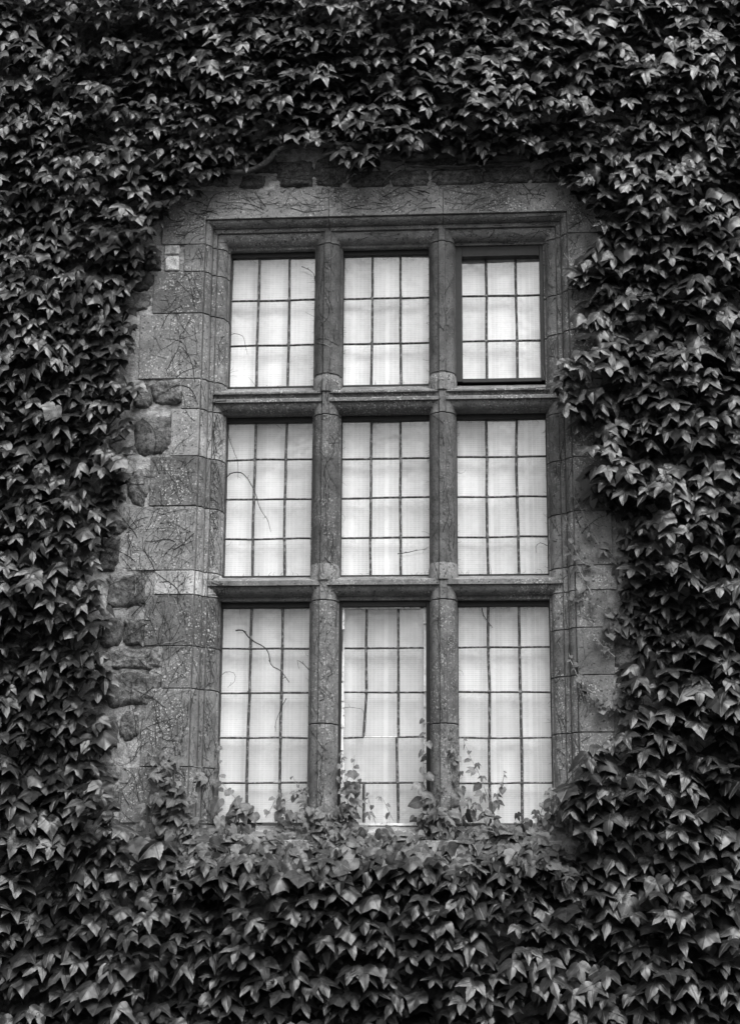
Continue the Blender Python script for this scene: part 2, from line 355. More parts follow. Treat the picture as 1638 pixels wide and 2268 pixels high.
for ri, (z0, z1, hz) in enumerate(rowsZ):
    for ci, (x0, x1, vx) in enumerate(colsX):
        case = (ri, ci) in ((0, 2), (2, 1))
        gx0, gx1, gz0, gz1 = x0, x1, z0, z1 - TOPBAR
        V, Fc = [], []
        if (ri, ci) == (0, 2):
            gx0, gx1, gz0, gz1 = -.115, .2700, z0 + .016, 4.742; vx = [.005, .154]
            box(V, Fc, x0, gx0, .140, .196, z0, z1); box(V, Fc, gx1, x1, .140, .196, z0, z1)
            box(V, Fc, gx0, gx1, .141, .195, gz1, z1); box(V, Fc, gx0, gx1, .141, .195, z0 - .004, gz0)
        elif (ri, ci) == (2, 1):
            gx0, gx1, gz0, gz1 = -.688, -.307, z0 + .008, 2.962; vx = [-.582, -.432]
            box(V, Fc, x0, gx0 - .010, .150, .197, z0, z1); box(V, Fc, gx1 + .010, x1, .150, .197, z0, z1); box(V, Fc, gx0 - .010, gx1 + .010, .150, .196, gz1 + .006, z1)
        else:
            box(V, Fc, x0, x1, .166, .196, gz1, z1); box(V, Fc, x0, x0 + .0045, .172, .197, z0, gz1); box(V, Fc, x1 - .0045, x1, .172, .197, z0, gz1)
            box(V, Fc, x0, x1, .174, .198, z0 - .01, z0 + .004)
        light = link('leaded_light', pymesh('leaded_light', V, Fc), M['iron'], win); wear(light, .002)
        if case: light['label'] = 'hinged casement light in a heavy dark frame' if ri == 0 else 'casement light with broken leads and peeling white putty'
        if (ri, ci) == (2, 1):
            V, Fc = [], []
            for xs_ in (gx0 - .005, gx1 + .005):
                zz = gz0
                while zz < gz1 + .01:
                    h = random.uniform(.04, .16); k = random.uniform(.55, 1.25)
                    if random.random() > (.22 if zz > 2.5 else .04): box(V, Fc, xs_ - .008 * k, xs_ + .008 * k, .160 + random.uniform(0, .012), .19, zz, min(zz + h - random.uniform(.002, .012), gz1 + .012))
                    zz += h
            box(V, Fc, gx0, gx1, .162, .19, gz0 - .008, gz0 + .004); box(V, Fc, gx0, gx1 - .02, .163, .19, gz1 - .001, gz1 + .005)
            link('putty', pymesh('putty', V, Fc), M['putty'], light)
        # cames
        V, Fc = [], []
        segs = []
        vmap = [(v, True) for v in vx]
        if (ri, ci) == (2, 1):
            segs += [((vx[0] - .002, gz1), (vx[0], 2.562)), ((vx[0], 2.562), (vx[0] - .012, 2.352)), ((vx[0] - .010, 2.136), (vx[0] - .008, gz0))]
            segs += [((vx[1], gz1), (vx[1] + .003, 2.348)), ((vx[1] - .006, 2.350), (vx[1] - .002, 2.136)), ((vx[1], 2.136), (vx[1] + .003, gz0))]
            hs = [((gx0, 2.774), (gx1, 2.774)), ((gx0, 2.562), (gx1, 2.562)), ((gx0, 2.346), (vx[0] - .012, 2.350)), ((vx[1] - .004, 2.350), (gx1, 2.352)), ((gx0, 2.137), (gx1, 2.138))]
        else:
            jz = [random.uniform(-.003, .003) for _ in range(2)]
            zl = [gz0] + hz + [gz1]
            for v, j in zip(vx, jz):
                prev = v + j
                for a, b in zip(zl[:-1], zl[1:]):
                    nx_ = v + random.uniform(-.0028, .0028); segs.append(((prev, a), (nx_, b))); prev = nx_
            hs = []
            for h in hz:
                xl = [gx0] + vx + [gx1]; pz = h + random.uniform(-.002, .002)
                for a, b in zip(xl[:-1], xl[1:]):
                    nz_ = h + random.uniform(-.0022, .0022); hs.append(((a, pz), (b, nz_))); pz = nz_
        for p, q in segs: bar(V, Fc, p, q, .0068, .007)
        for p, q in hs: bar(V, Fc, p, q, .0050, .0085)
        if ri > -1:
            for h in (hz if not (ri == 2 and ci == 1) else [2.774, 2.562]):
                for v in vx:                   # soldered joints
                    b = len(V); nn = 8
                    V.append((v, GY - .0105, h))
                    V += [(v + .0105 * math.cos(t * 6.2832 / nn), GY - .004, h + .0105 * math.sin(t * 6.2832 / nn)) for t in range(nn)]
                    Fc += [(b, b + 1 + t, b + 1 + (t + 1) % nn) for t in range(nn)]
        link('lead_came', pymesh('lead_came', V, Fc, False), M['lead'], light, smooth=True)
        if (ri, ci) == (2, 1):
            V, Fc = [], []; bar(V, Fc, (vx[0] - .012, 2.351), (vx[1], 2.351), .0028, .004)
            link('putty_line', pymesh('putty_line', V, Fc, False), M['putty'], light)
        # panes, each quarry set at a slightly different angle
        xl = [gx0] + vx + [gx1]; zl = [gz0] + hz + [gz1]; V, Fc, UV = [], [], []
        for a, b in zip(xl[:-1], xl[1:]):
            for c, d in zip(zl[:-1], zl[1:]):
                tx, tz = random.uniform(-.028, .028), random.uniform(-.028, .028); o = len(V)
                for (x, z, u_, v_) in ((a, c, 0, 0), (b, c, 1, 0), (b, d, 1, 1), (a, d, 0, 1)):
                    V.append((x, GY + .0005 + tx * (x - (a + b) / 2) + tz * (z - (c + d) / 2), z)); UV.append((u_, v_))
                Fc.append((o, o + 1, o + 2, o + 3))
        me = bpy.data.meshes.new('pane'); me.from_pydata(V, [], Fc); collide(V, Fc)
        ul = me.uv_layers.new(name='UVMap'); ul.data.foreach_set('uv', [c for q in UV for c in q])
        link('pane', me, M['glass'], light, color=1, speck=.88 if (ri, ci) == (2, 1) else (1, .98, .95)[ri] * random.uniform(.96, 1))

# blinds
for ci, (x0, x1, vx) in enumerate(colsX):
    n = 60; V, Fc = [], []
    xa, xb = x0 + (.003 if ci == 0 else -.03), x1 + (.03 if ci < 2 else -.003)
    for i in range(n + 1):
        x = xa + (xb - xa) * i / n
        for z in (1.955, 2.7, 3.5, 4.2, 4.794): V.append((x, .224 + .004 * math.sin(x * 31 + ci) + .003 * fbm(x * 9, z * .4), z))
    for i in range(n):
        for k in range(4): a = i * 5 + k; Fc.append((a, a + 1, a + 6, a + 5))
    o = link('woven_blind', pymesh('woven_blind', V, Fc, False), M['blind'], smooth=True)
    tag(o, ['pale woven blind behind the window lights left of both mullions', 'pale woven blind with broad stripes behind the lights between the two mullions',
            'pale woven blind with broad stripes behind the window lights nearest the leafy young shoots'][ci], 'blind', 'woven blinds hanging inside the window')

# ---------------------------------------------------------------- the wall
wall = thing('stone_wall', 'rough rubble stone wall with pale mortar, mostly hidden under ivy', 'wall', (-.5, .2, 0))
hx0, hx1, hz0, hz1 = -1.455, .50, 1.76, 4.985
xs = sorted(set([round(v, 4) for v in np.arange(-3.4, 2.41, .025)] + [hx0, hx1])); zs = sorted(set([round(v, 4) for v in np.arange(-.1, 7.01, .025)] + [hz0, hz1]))
nx, nz_ = len(xs), len(zs); V = []; Fc = []
for z in zs:
    for x in xs: V.append((x, max(.0035, .008 + .016 * fbm(x * 9, z * 9) + .014 * fbm(x * 30, z * 30, 4)), z))
for j in range(nz_ - 1):
    for i in range(nx - 1):
        if xs[i] >= hx0 - 1e-6 and xs[i + 1] <= hx1 + 1e-6 and zs[j] >= hz0 - 1e-6 and zs[j + 1] <= hz1 + 1e-6: continue
        a = j * nx + i; Fc.append((a, a + 1, a + nx + 1, a + nx))
link('mortar', pymesh('mortar', V, Fc), M['mortar'], wall, smooth=True, color=1)
V, Fc = [], []
for x0, x1, z0, z1 in ((-3.4, hx0 - .02, -.1, 7), (hx1 + .02, 2.4, -.1, 7), (hx0 - .02, hx1 + .02, hz1 + .02, 7), (hx0 - .02, hx1 + .02, -.1, hz0 - .02)): box(V, Fc, x0, x1, .06, .45, z0, z1)
link('wall_core', pymesh('wall_core', V, Fc, False), M['mortar'], wall, color=.6)
V, Fc = [], []; box(V, Fc, -1.6, .6, .45, .47, 1.6, 5.1); link('leak_panel', pymesh('leak_panel', V, Fc, False), M['panel_grey'], wall)  # unseen panel added behind the opening to stop daylight leaking round the blinds
def rubble(x0, x1, z0, z1, tone=1.0, h=.008):
    cx, cz, rx, rz_ = (x0 + x1) / 2, (z0 + z1) / 2, (x1 - x0) / 2 * 1.10, (z1 - z0) / 2 * 1.10
    ph = random.random() * 99; na = 44; V, Fc = [], []; ex = random.uniform(2.6, 5.5); sh = random.uniform(-.18, .18)
    rings = [(1.04, .05), (1.0, .020), (.94, .008), (.86, .001), (.77, -h * .6), (.65, -h * .9), (.5, -h), (.35, -h), (.2, -h), (.08, -h)]
    for r, y in rings:
        for k in range(na):
            a = k / na * 2 * math.pi; c, s = math.cos(a), math.sin(a); e = 2 / ex
            sx = math.copysign(abs(c) ** e, c); sz = math.copysign(abs(s) ** e, s)
            wob = 1.05 + .20 * fbm(c * 2.2 + ph, s * 2.2, 0, 5); sx += sh * sz
            x, z = cx + rx * r * sx * wob, cz + rz_ * r * sz * wob
            V.append((x, y + (.011 * fbm(x * 12, z * 18, ph) + .005 * fbm(x * 38, z * 50, ph) if r < 1 else 0), z))
    V.append((cx, -h, cz)); m = len(rings)
    for i in range(m - 1):
        for k in range(na): k2 = (k + 1) % na; Fc.append((i * na + k, i * na + k2, (i + 1) * na + k2, (i + 1) * na + k))
    for k in range(na): Fc.append(((m - 1) * na + k, (m - 1) * na + (k + 1) % na, m * na))
    link('rubble_stone', pymesh('rubble_stone', V, Fc), M['rubble'], wall, smooth=True, color=tone)
def rub_px(a, b, c, d, tone=1.0, h=.008):
    p, q = W((a + b) / 2, c), W((a + b) / 2, d); l, r = W(a, (c + d) / 2), W(b, (c + d) / 2)
    rubble(l.x, r.x, q.z, p.z, tone, h)
for t in [(270, 336, 603, 642, .5), (270, 330, 650, 688, .8), (318, 356, 560, 598, .5), (338, 398, 845, 892, 1.1), (295, 334, 850, 900, .9), (300, 376, 924, 1004, .8), (285, 327, 1040, 1115, .9),
          (225, 278, 1050, 1110, .9), (236, 280, 1135, 1180, .8), (222, 262, 1190, 1262, .6), (241, 320, 1274, 1342, 1.0), (276, 318, 1372, 1427, 1.1), (222, 270, 1368, 1430, .9), (241, 354, 1436, 1480, 1.3), (222, 346, 1484, 1560, .8),
          (266, 308, 1575, 1636, 1.0), (222, 260, 1590, 1662, .7), (215, 258, 1688, 1724, .9), (225, 262, 1740, 1800, .8), (230, 290, 1830, 1890, .9), (1362, 1410, 1400, 1480, .9), (1365, 1420, 1500, 1590, .8), (1372, 1420, 1240, 1330, .9),
          (615, 690, 358, 412, .6), (535, 584, 389, 416, .8), (440, 500, 380, 412, .8), (697, 778, 345, 410, .9), (783, 862, 378, 411, .7), (868, 948, 376, 412, 1.0), (960, 1064, 372, 407, 1.1), (1074, 1172, 368, 403, .8), (1180, 1240, 372, 404, .9),
          (900, 1000, 346, 366, .8), (1010, 1110, 342, 362, .8), (560, 612, 348, 382, .6), (1250, 1330, 360, 410, .7), (1345, 1400, 450, 510, .8)]: rub_px(*t)
for (a, b, c, d, tn) in ((366, 396, 567, 598, .42), (364, 397, 543, 563, .30)):     # two small squared stones let into the wall
    p, q = W(a, c), W(b, d); V, Fc = [], []; box(V, Fc, p.x, q.x, -.001, .08, q.z, p.z)
    o = link('squared_stone', pymesh('squared_stone', V, Fc), M['mortar'], wall, color=tn * 5); wear(o, .006)
for j, zc in enumerate(np.arange(.1, 6.9, .2)):      # the coursed rubble that goes on under the ivy
    x = -3.35 + random.uniform(0, .2)
    while x < 2.3:
        wd = random.uniform(.16, .42); hgt = random.uniform(.13, .17)
        if not (-1.98 < x + wd and x < .95 and 1.6 < zc + hgt and zc < 5.35) and random.random() < .9 and -2.75 < x + wd and x < 1.6 and zc > .7:
            rubble(x, x + wd - .03, zc, zc + hgt, random.uniform(.6, 1.1))
        x += wd

BVH = BVHTree.FromPolygons([Vector(v) for v in COLL_V], COLL_F)
def surf(x, z):
    hit = BVH.ray_cast(Vector((x, -1.0, z)), Vector((0, 1, 0)))
    return hit[0].y if hit[0] is not None else .02

# ---------------------------------------------------------------- fast mesh buffer
class Buf:
    def __init__(s): s.v = []; s.f = []; s.t = []; s.uv = []; s.n = 0
    def add(s, v, f, tone=None, uv=None):      # f: (n,4) quads with a repeated last index for triangles
        s.v.append(v); s.f.append(f + s.n); s.n += len(v)
        s.t.append(np.full(len(v), 0.5 if tone is None else tone, np.float32)); s.uv.append(uv if uv is not None else np.zeros((len(v), 2)))
    def mesh(s, name):
        v = np.concatenate(s.v).astype(np.float32); f = np.concatenate(s.f).astype(np.int32); t = np.concatenate(s.t); uv = np.concatenate(s.uv).astype(np.float32)
        tri = f[:, 2] == f[:, 3]; cnt = np.where(tri, 3, 4); st = np.concatenate([[0], np.cumsum(cnt)[:-1]]).astype(np.int32)
        mask = np.ones_like(f, bool); mask[:, 3] = ~tri; loops = f[mask]
        me = bpy.data.meshes.new(name); me.vertices.add(len(v)); me.vertices.foreach_set('co', v.ravel())
        me.loops.add(len(loops)); me.loops.foreach_set('vertex_index', loops); me.polygons.add(len(f)); me.polygons.foreach_set('loop_start', st)
        me.polygons.foreach_set('use_smooth', np.ones(len(f), bool)); me.update(calc_edges=True)
        a = me.attributes.new('tone', 'FLOAT', 'POINT'); a.data.foreach_set('value', t)
        ul = me.uv_layers.new(name='UVMap'); ul.data.foreach_set('uv', uv[loops].ravel()); me.validate(); return me
def tube(buf, pts, r0, r1, sides=5, rough=0.0):
    pts = [Vector(p) for p in pts]; n = len(pts); V = []
    ph = random.random() * 50
    for i, p in enumerate(pts):
        d = (pts[min(i + 1, n - 1)] - pts[max(i - 1, 0)]).normalized(); a = d.cross(Vector((0, 1, 0.01))).normalized(); b = d.cross(a)
        r = r0 + (r1 - r0) * i / max(1, n - 1)
        for k in range(sides):
            t = k / sides * 6.2832; rr = r * (1 + rough * fbm(i * .6 + ph, k * .9))
            V.append(p + a * (rr * math.cos(t)) + b * (rr * math.sin(t)))
    f = [(i * sides + k, i * sides + (k + 1) % sides, (i + 1) * sides + (k + 1) % sides, (i + 1) * sides + k) for i in range(n - 1) for k in range(sides)]
    buf.add(np.array(V), np.array(f))
def smooth_path(pts, step=.02):
    pts = [Vector(p) for p in pts]; out_ = []
    P_ = [pts[0]] + pts + [pts[-1]]
    for i in range(1, len(P_) - 2):
        p0, p1, p2, p3 = P_[i - 1:i + 3]; n = max(2, int((p2 - p1).length / step))
        for k in range(n):
            t = k / n; out_.append(.5 * ((2 * p1) + (p2 - p0) * t + (2 * p0 - 5 * p1 + 4 * p2 - p3) * t * t + (3 * p1 - p0 - 3 * p2 + p3) * t ** 3))
    out_.append(pts[-1]); return out_

# ---------------------------------------------------------------- leaf prototypes
def leaf_proto(kind, seed):
    r = random.Random(seed)
    if kind == 'lobed':
        j = lambda s=.035: r.uniform(-s, s)
        lx, lz, sn, ss, tp = .74 + j(.08), .66 + j(.12), .215 + j(.035), .41 + j(.05), 1.14 + j(.08)
        half = [(0, .0), (.08, -.09), (.21, -.14 + j()), (.36, -.11 + j()), (.48, .0), (.56, .13 + j(.02)), (.61, .28), (lx - .08, lz - .22), (lx - .03, lz - .10), (lx, lz),
                (lx - .12, lz - .06), (sn + .19, ss + .05), (sn, ss), (sn - .005, ss + .13), (.19, .76 + j(.02)), (.10, .94), (0, tp)]
    elif kind == 'broad':
        j = lambda s=.03: r.uniform(-s, s)
        half = [(0, 0), (.08, -.12), (.22, -.17), (.38, -.10), (.49, .04), (.54, .18), (.60, .30), (.66 + j(.05), .50 + j(.05)), (.52, .54), (.44, .60), (.36, .66), (.33, .74), (.25, .84), (.16, .93), (.08, 1.02), (0, 1.12)]
    else:
        j = lambda s=.03: r.uniform(-s, s)
        half = [(0, 0), (.08, -.13), (.20, -.19), (.33, -.15), (.43, -.03), (.49, .10), (.50, .22), (.47, .34), (.44, .44), (.38, .54 + j()), (.32, .63), (.26, .71), (.20, .79), (.13, .88), (.06, .95), (0, 1.04)]
    pts = []
    m = len(half)
    for s_ in (1, -1):
        h = half if s_ > 0 else half[::-1]
        sk = 1 + r.uniform(-.1, .1)
        for i in range(m - 1):
            a, b = h[i], h[i + 1]
            pts.append((a[0] * s_ * sk, a[1]))
            if kind != 'heart' or i % 2 == 0:   # serration: a small tooth between outline points
                mx, mz = (a[0] + b[0]) / 2, (a[1] + b[1]) / 2; dx, dz = b[0] - a[0], b[1] - a[1]; ln = math.hypot(dx, dz) + 1e-6
                tooth = (.020 if 2 < i < m - 2 else .004) * (1 if s_ > 0 else 1)
                nx2, nz2 = (-dz / ln, dx / ln) if s_ < 0 else (dz / ln, -dx / ln)
                nx2 *= s_ if s_ > 0 else 1
                ox, oz = mx * s_ * sk, mz
                cx_, cz_ = 0, .35; ol = math.hypot(ox - cx_, oz - cz_) + 1e-6
                k = -tooth * r.uniform(.3, 1.2)
                pts.append((ox + (ox - cx_) / ol * k, oz + (oz - cz_) / ol * k))
    outl = np.array(pts); N = len(outl); c = np.array([0, .33])
    rings = [.38, .72, 1.0]; V = [c[None]]
    for q in rings: V.append(c + (outl - c) * q)
    V = np.concatenate(V); f = [(0, 1 + k, 1 + (k + 1) % N, 1 + (k + 1) % N) for k in range(N)]
    for i in range(len(rings) - 1):
        a = 1 + i * N; b = a + N; f += [(a + k, b + k, b + (k + 1) % N, a + (k + 1) % N) for k in range(N)]
    u, v = V[:, 0], V[:, 1]
    bend = r.uniform(.05, .42); side = r.uniform(.10, .5); fold = r.uniform(-.30, .30); tw = r.uniform(-.25, .25)
    z = fold * np.abs(u) - side * u ** 2 - bend * np.clip(v - .25, 0, 2) ** 2 + tw * u * v
    p1, p2, p3 = r.uniform(0, 6), r.uniform(0, 6), r.uniform(.015, .045)
    z = z + p3 * np.sin(u * 9 + p1) * np.sin(v * 8 + p2) + r.uniform(-.05, .15) * np.clip(np.abs(u) - .4, 0, 1)
    return np.stack([u, v, z], 1), np.array(f), V.copy()
LOBED = [leaf_proto('lobed', i) for i in range(18)] + [leaf_proto('broad', 50 + i) for i in range(4)]
HEART = [leaf_proto('heart', 100 + i) for i in range(8)]
def add_leaf(buf, protos, base, elev, yaw, roll, size, tone):
    """elev: how far the blade's face is turned up from facing straight out of the wall; base: where the stalk joins"""
    pv, pf, puv = protos[random.randrange(len(protos))]
    n = Vector((math.sin(yaw) * math.cos(elev), -math.cos(yaw) * math.cos(elev), math.sin(elev)))
    down = Vector((0, 0, -1)); t = (down - n * down.dot(n)).normalized(); s = t.cross(n)
    c_, s_ = math.cos(roll), math.sin(roll); t2 = t * c_ + s * s_; s2 = s * c_ - t * s_
    mir = random.choice((1, -1)); A = np.array([s2 * mir, t2, n]) * size
    v = pv @ A + np.array(base); buf.add(v, pf, tone, puv); return t2 * size

# ---------------------------------------------------------------- climbing ivy
EXPOSED = [(515, 385), (560, 378), (600, 350), (640, 335), (700, 333), (745, 335), (770, 385), (800, 405), (835, 375), (860, 335), (900, 335), (1000, 340), (1050, 345), (1070, 365), (1100, 338), (1180, 338), (1240, 350), (1262, 400), (1290, 440), (1335, 462), (1345, 520),
           (1300, 560), (1262, 580), (1290, 650), (1262, 700), (1290, 745), (1240, 790), (1208, 835), (1212, 885), (1245, 935), (1300, 962), (1275, 1020), (1300, 1090), (1340, 1130), (1380, 1180), (1400, 1230), (1375, 1300), (1400, 1380),
           (1390, 1450), (1370, 1520), (1385, 1575), (1350, 1620), (1285, 1650), (1262, 1700), (1222, 1765), (1215, 1815), (1240, 1850), (1100, 1845), (960, 1860), (860, 1850), (750, 1865), (640, 1850), (500, 1865), (440, 1850), (350, 1860), (300, 1840),
           (270, 1790), (235, 1700), (245, 1640), (238, 1560), (255, 1480), (225, 1420), (245, 1330), (235, 1250), (245, 1180), (288, 1100), (290, 1020), (312, 950), (278, 900), (332, 872), (295, 830), (300, 760), (322, 690), (275, 650), (330, 600),
           (345, 560), (360, 495), (385, 470), (440, 425), (500, 402)]
EXPOSED = [(a + (-22 if a > 1230 and b < 620 else 0), b + (16 if b < 420 and a > 700 else -6 if b < 420 else 0)) for a, b in EXPOSED]
poly = [(W(a, b, -.10).x, W(a, b, -.10).z) for a, b in EXPOSED]
def inside(x, z):
    c = False; j = len(poly) - 1
    for i in range(len(poly)):
        (xi, zi), (xj, zj) = poly[i], poly[j]
        if (zi > z) != (zj > z) and x < (xj - xi) * (z - zi) / (zj - zi) + xi: c = not c
        j = i
    return c
def edge_dist(x, z):
    p = np.array(poly); q = np.roll(p, -1, 0); d = q - p; t = np.clip(((np.array([x, z]) - p) * d).sum(1) / (d * d).sum(1), 0, 1)
    return float(np.sqrt((((p + d * t[:, None]) - [x, z]) ** 2).sum(1)).min())
ivy = thing('climbing_ivy', 'dense climbing ivy with dark three-lobed leaves covering the wall round the window', 'ivy', (-.5, -.1, 0))
fol = Buf(); nl = 0
def leaf_size(x, z):
    # leaves are smaller towards the upper left and largest at the bottom
    t = min(1, max(0, (z - 1.3) / 3.2)); l = min(1, max(0, (-x - .2) / 1.6))
    return .096 - .016 * t - .005 * l * t + .004 * (x > .4)
for layer, (spc, yfrac) in enumerate(((1.0, 1.0), (1.12, .55), (1.35, .18))):
    z = .55; row = 0
    while z < 6.75:
        x = -2.95 + (row % 2) * .05 + random.uniform(0, .03); s0_ = leaf_size(-1, z)
        while x < 1.85:
            stp = leaf_size(x, z) * spc
            px_, pz_ = x + random.uniform(-.36, .36) * stp, z + random.uniform(-.34, .34) * stp; x += stp
            if layer and not (-2.6 < px_ < 1.5 and .9 < pz_ < 6.3): continue
            sz = leaf_size(px_, pz_) * random.choice((.68, .85, .95, 1, 1, 1.05, 1.15)) * random.uniform(.93, 1.07)
            big = fbm(px_ * 1.7, pz_ * 1.9, 3.1, 3); clump = fbm(px_ * 4.2, pz_ * 5.5, 8.2, 2)
            if layer == 0 and (clump < -.40 or random.random() < .04): continue
            yaw, roll = random.gauss(0, .29), random.gauss(0, .27)
            el = min(1.35, max(0, random.gauss(.88 - .22 * min(1, max(0, (pz_ - 2) / 2.5)), .20)))
            tipz = pz_ - sz * math.cos(el) * .95; tipx = px_ + math.sin(roll) * sz
            if inside(tipx, tipz) or inside((px_ + tipx) / 2, (pz_ + tipz) / 2) or inside(px_ + sz * .35, pz_ - sz * .3) or inside(px_ - sz * .35, pz_ - sz * .3):
                continue
            if -1.45 < px_ < .34 and 1.80 < pz_ < 2.2: continue      # the sill is left to the small young leaves
            ed = edge_dist(px_, pz_); e = min(1, ed / .35)
            th = (.10 + .05 * e + .10 * big + .05 * clump)
            d = max(.03, th * yfrac)
            if layer: sz *= 1.05
            add_leaf(fol, LOBED, (px_, -d - random.uniform(0, .022), pz_), el, yaw, roll, sz, min(1, max(0, random.gauss(.5, .25)))); nl += 1
        z += s0_ * spc * .64; row += 1
print('leaves', nl)
link('foliage', fol.mesh('foliage'), M['leaf'], ivy)
# small paler leaves crowding along the sill and the lower jambs
yb = Buf()
for i in range(760):
    px = random.uniform(330, 1262); t = random.random() ** .9
    py = 1838 + 85 * t + 14 * math.sin(px / 47.0) + (0 if 480 < px < 1220 else 12)
    if 330 < px < 470: py -= 20
    Y = .05 - .16 * t - random.uniform(0, .05); p = W(px, py, Y); sz = random.uniform(.030, .072) * (1 + .35 * t)
    add_leaf(yb, HEART if random.random() < .6 else LOBED, p, random.gauss(.55, .35), random.gauss(0, .6), random.gauss(0, .7), sz, min(1, max(0, random.gauss(.5 - .3 * t, .25))))
def patch(px0, py0, sx, sy, n, s0, s1, Y=-.06, pr=None):
    for i in range(n):
        px, py = random.gauss(px0, sx), random.gauss(py0, sy)
        x = W(px, py, 0); y = min(surf(x.x, x.z), .10) - random.uniform(.01, .06)
        add_leaf(yb, pr or (HEART + LOBED[:6]), W(px, py, y), random.gauss(.5, .3), random.gauss(0, .6), random.gauss(0, .6), random.uniform(s0, s1), min(1, max(0, random.gauss(.45, .25))))
patch(380, 1800, 26, 36, 55, .035, .07); patch(715, 1815, 20, 14, 26, .03, .06); patch(985, 1815, 20, 14, 26, .03, .06); patch(365, 1720, 18, 25, 18, .03, .055); patch(430, 1830, 30, 14, 40, .03, .06)
patch(1398, 1235, 20, 40, 50, .03, .07); patch(1400, 1330, 18, 40, 50, .035, .075); patch(1372, 1385, 14, 22, 18, .03, .055); patch(1385, 1560, 12, 30, 18, .03, .06)
patch(1400, 1180, 18, 40, 40, .04, .08); patch(1230, 1800, 12, 26, 22, .03, .06); patch(955, 1810, 14, 26, 34, .03, .06); patch(715, 1838, 26, 8, 30, .03, .055); patch(985, 1838, 26, 8, 30, .03, .055); patch(745, 1835, 14, 14, 22, .03, .055)
patch(770, 1790, 12, 28, 20, .03, .055); patch(520, 1795, 20, 14, 12, .05, .075); patch(640, 1800, 18, 20, 12, .03, .06); patch(1130, 1815, 60, 14, 26, .03, .055)
link('young_foliage', yb.mesh('young_foliage'), M['young'], ivy)
# woody stems
def px_path(pts, Y): return smooth_path([W(a, b, Y if not isinstance(Y, (list, tuple)) else Y[i]) for i, (a, b) in enumerate(pts)], .02)
for pts, r0, r1, Y in (([(480, 372), (520, 382), (560, 376), (595, 356), (620, 330), (680, 318), (760, 322), (850, 330)], .014, .021, -.07), ([(545, 300), (560, 330), (600, 352)], .010, .013, -.05),
                       ([(850, 345), (920, 348), (1000, 340), (1080, 350), (1160, 346), (1250, 338), (1330, 320)], .022, .016, -.03), ([(900, 365), (980, 372), (1060, 370), (1200, 352)], .006, .004, -.02),
                       ([(230, 2267), (200, 2000), (140, 1700), (110, 1400), (130, 1000), (110, 600), (160, 200)], .022, .014, -.05), ([(1480, 2267), (1500, 1900), (1510, 1500), (1420, 1150), (1450, 800), (1400, 400), (1300, 300)], .022, .014, -.04),
                       ([(800, 2267), (860, 2150), (900, 2000), (840, 1920)], .018, .01, -.05)):
    b = Buf(); tube(b, px_path(pts, Y), r0, r1, 10, .35); link('woody_stem', b.mesh('woody_stem'), M['bark'], ivy, color=1)
# bare inner twigs in the hollows between leaves
b = Buf()
for i in range(520):
    px, py = random.uniform(-20, 1660), random.uniform(-20, 2290); p = W(px, py, -.05)
    if inside(p.x, p.z): continue
    a = random.uniform(-1.2, 1.2); q = p; pts = [q.copy()]
    for k in range(9):
        a += random.gauss(0, .3); q = q + Vector((math.sin(a) * .03, random.gauss(0, .006), math.cos(a) * .03)); pts.append(q.copy())
    if any(inside(t.x, t.z) for t in pts): continue
    tube(b, pts, random.uniform(.002, .006), .0015, 5, .2)
link('inner_twigs', b.mesh('inner_twigs'), M['bark'], ivy, color=1)['kind'] = 'stuff'

# ---------------------------------------------------------------- young shoots climbing the stone and the glass
def shoot(label, pts, r=.0022, s0=.05, s1=.02, dens=.045, Y=None, protos=None, lift=.018):
    raw = []
    for a, b in pts:
        if Y is None:
            q = W(a, b, .05)
            for _ in range(3): q = W(a, b, surf(q.x, q.z) - lift)
            raw.append(q)
        else: raw.append(W(a, b, Y))
    path = smooth_path(raw, .012)
    path = [Vector((p.x + .003 * fbm(p.z * 30, i * .1), min(p.y, surf(p.x, p.z) - .003) if Y is None else p.y + .004 * fbm(p.z * 20, 3), p.z)) for i, p in enumerate(path)]
    root = thing('ivy_shoot', label, 'ivy shoot', path[0], 'young ivy shoots climbing up from the ivy mass')
    b = Buf(); tube(b, path, r, r * .5, 5); lf = Buf(); acc = 0; sd_ = 1; tot = len(path)
    for i in range(1, tot):
        acc += (path[i] - path[i - 1]).length; t = i / tot
        if acc > dens * random.uniform(.7, 1.2) * (1 - .35 * t):
            acc = 0; sd_ = -sd_; p = path[i]; sz = (s0 + (s1 - s0) * t) * random.uniform(.75, 1.2)
            q = p + Vector((sd_ * sz * random.uniform(.15, .5), -random.uniform(.005, .018), sz * random.uniform(-.1, .4)))
            tube(b, [p, (p + q) / 2 + Vector((0, -.004, 0)), q], r * .5, r * .35, 4)
            add_leaf(lf, protos or (HEART + HEART + LOBED[:5]), q, random.gauss(.55, .25), random.gauss(0, .5), random.gauss(0, .5) - sd_ * .3, sz, min(1.2, max(.2, random.gauss(.85, .25))))
    link('stem', b.mesh('stem'), M['stem'], root); link('leaves', lf.mesh('leaves'), M['young'], root)
z4 = lambda L_: [(885.7 + a * .338, 885.7 + b * .338) for a, b in L_]
z5 = lambda L_: [(221.4 + a * .338, 1383.9 + b * .338) for a, b in L_]
z6 = lambda L_: [(719.6 + a * .4393, 1383.9 + b * .4393) for a, b in L_]
shoot('thin shoot with tiny paired leaves hanging below the bulging ivy clump beside the middle lights', z4([(1390, 1010), (1310, 960), (1260, 880), (1215, 790), (1170, 690), (1130, 625)]), s0=.05, s1=.026, dens=.05)
shoot('long pale shoot snaking along the fluted jamb beside the middle right light', z4([(1340, 1120), (1260, 1090), (1190, 1060), (1150, 1000), (1130, 930), (1110, 860), (1080, 755)]), s0=.05, s1=.02, dens=.05)
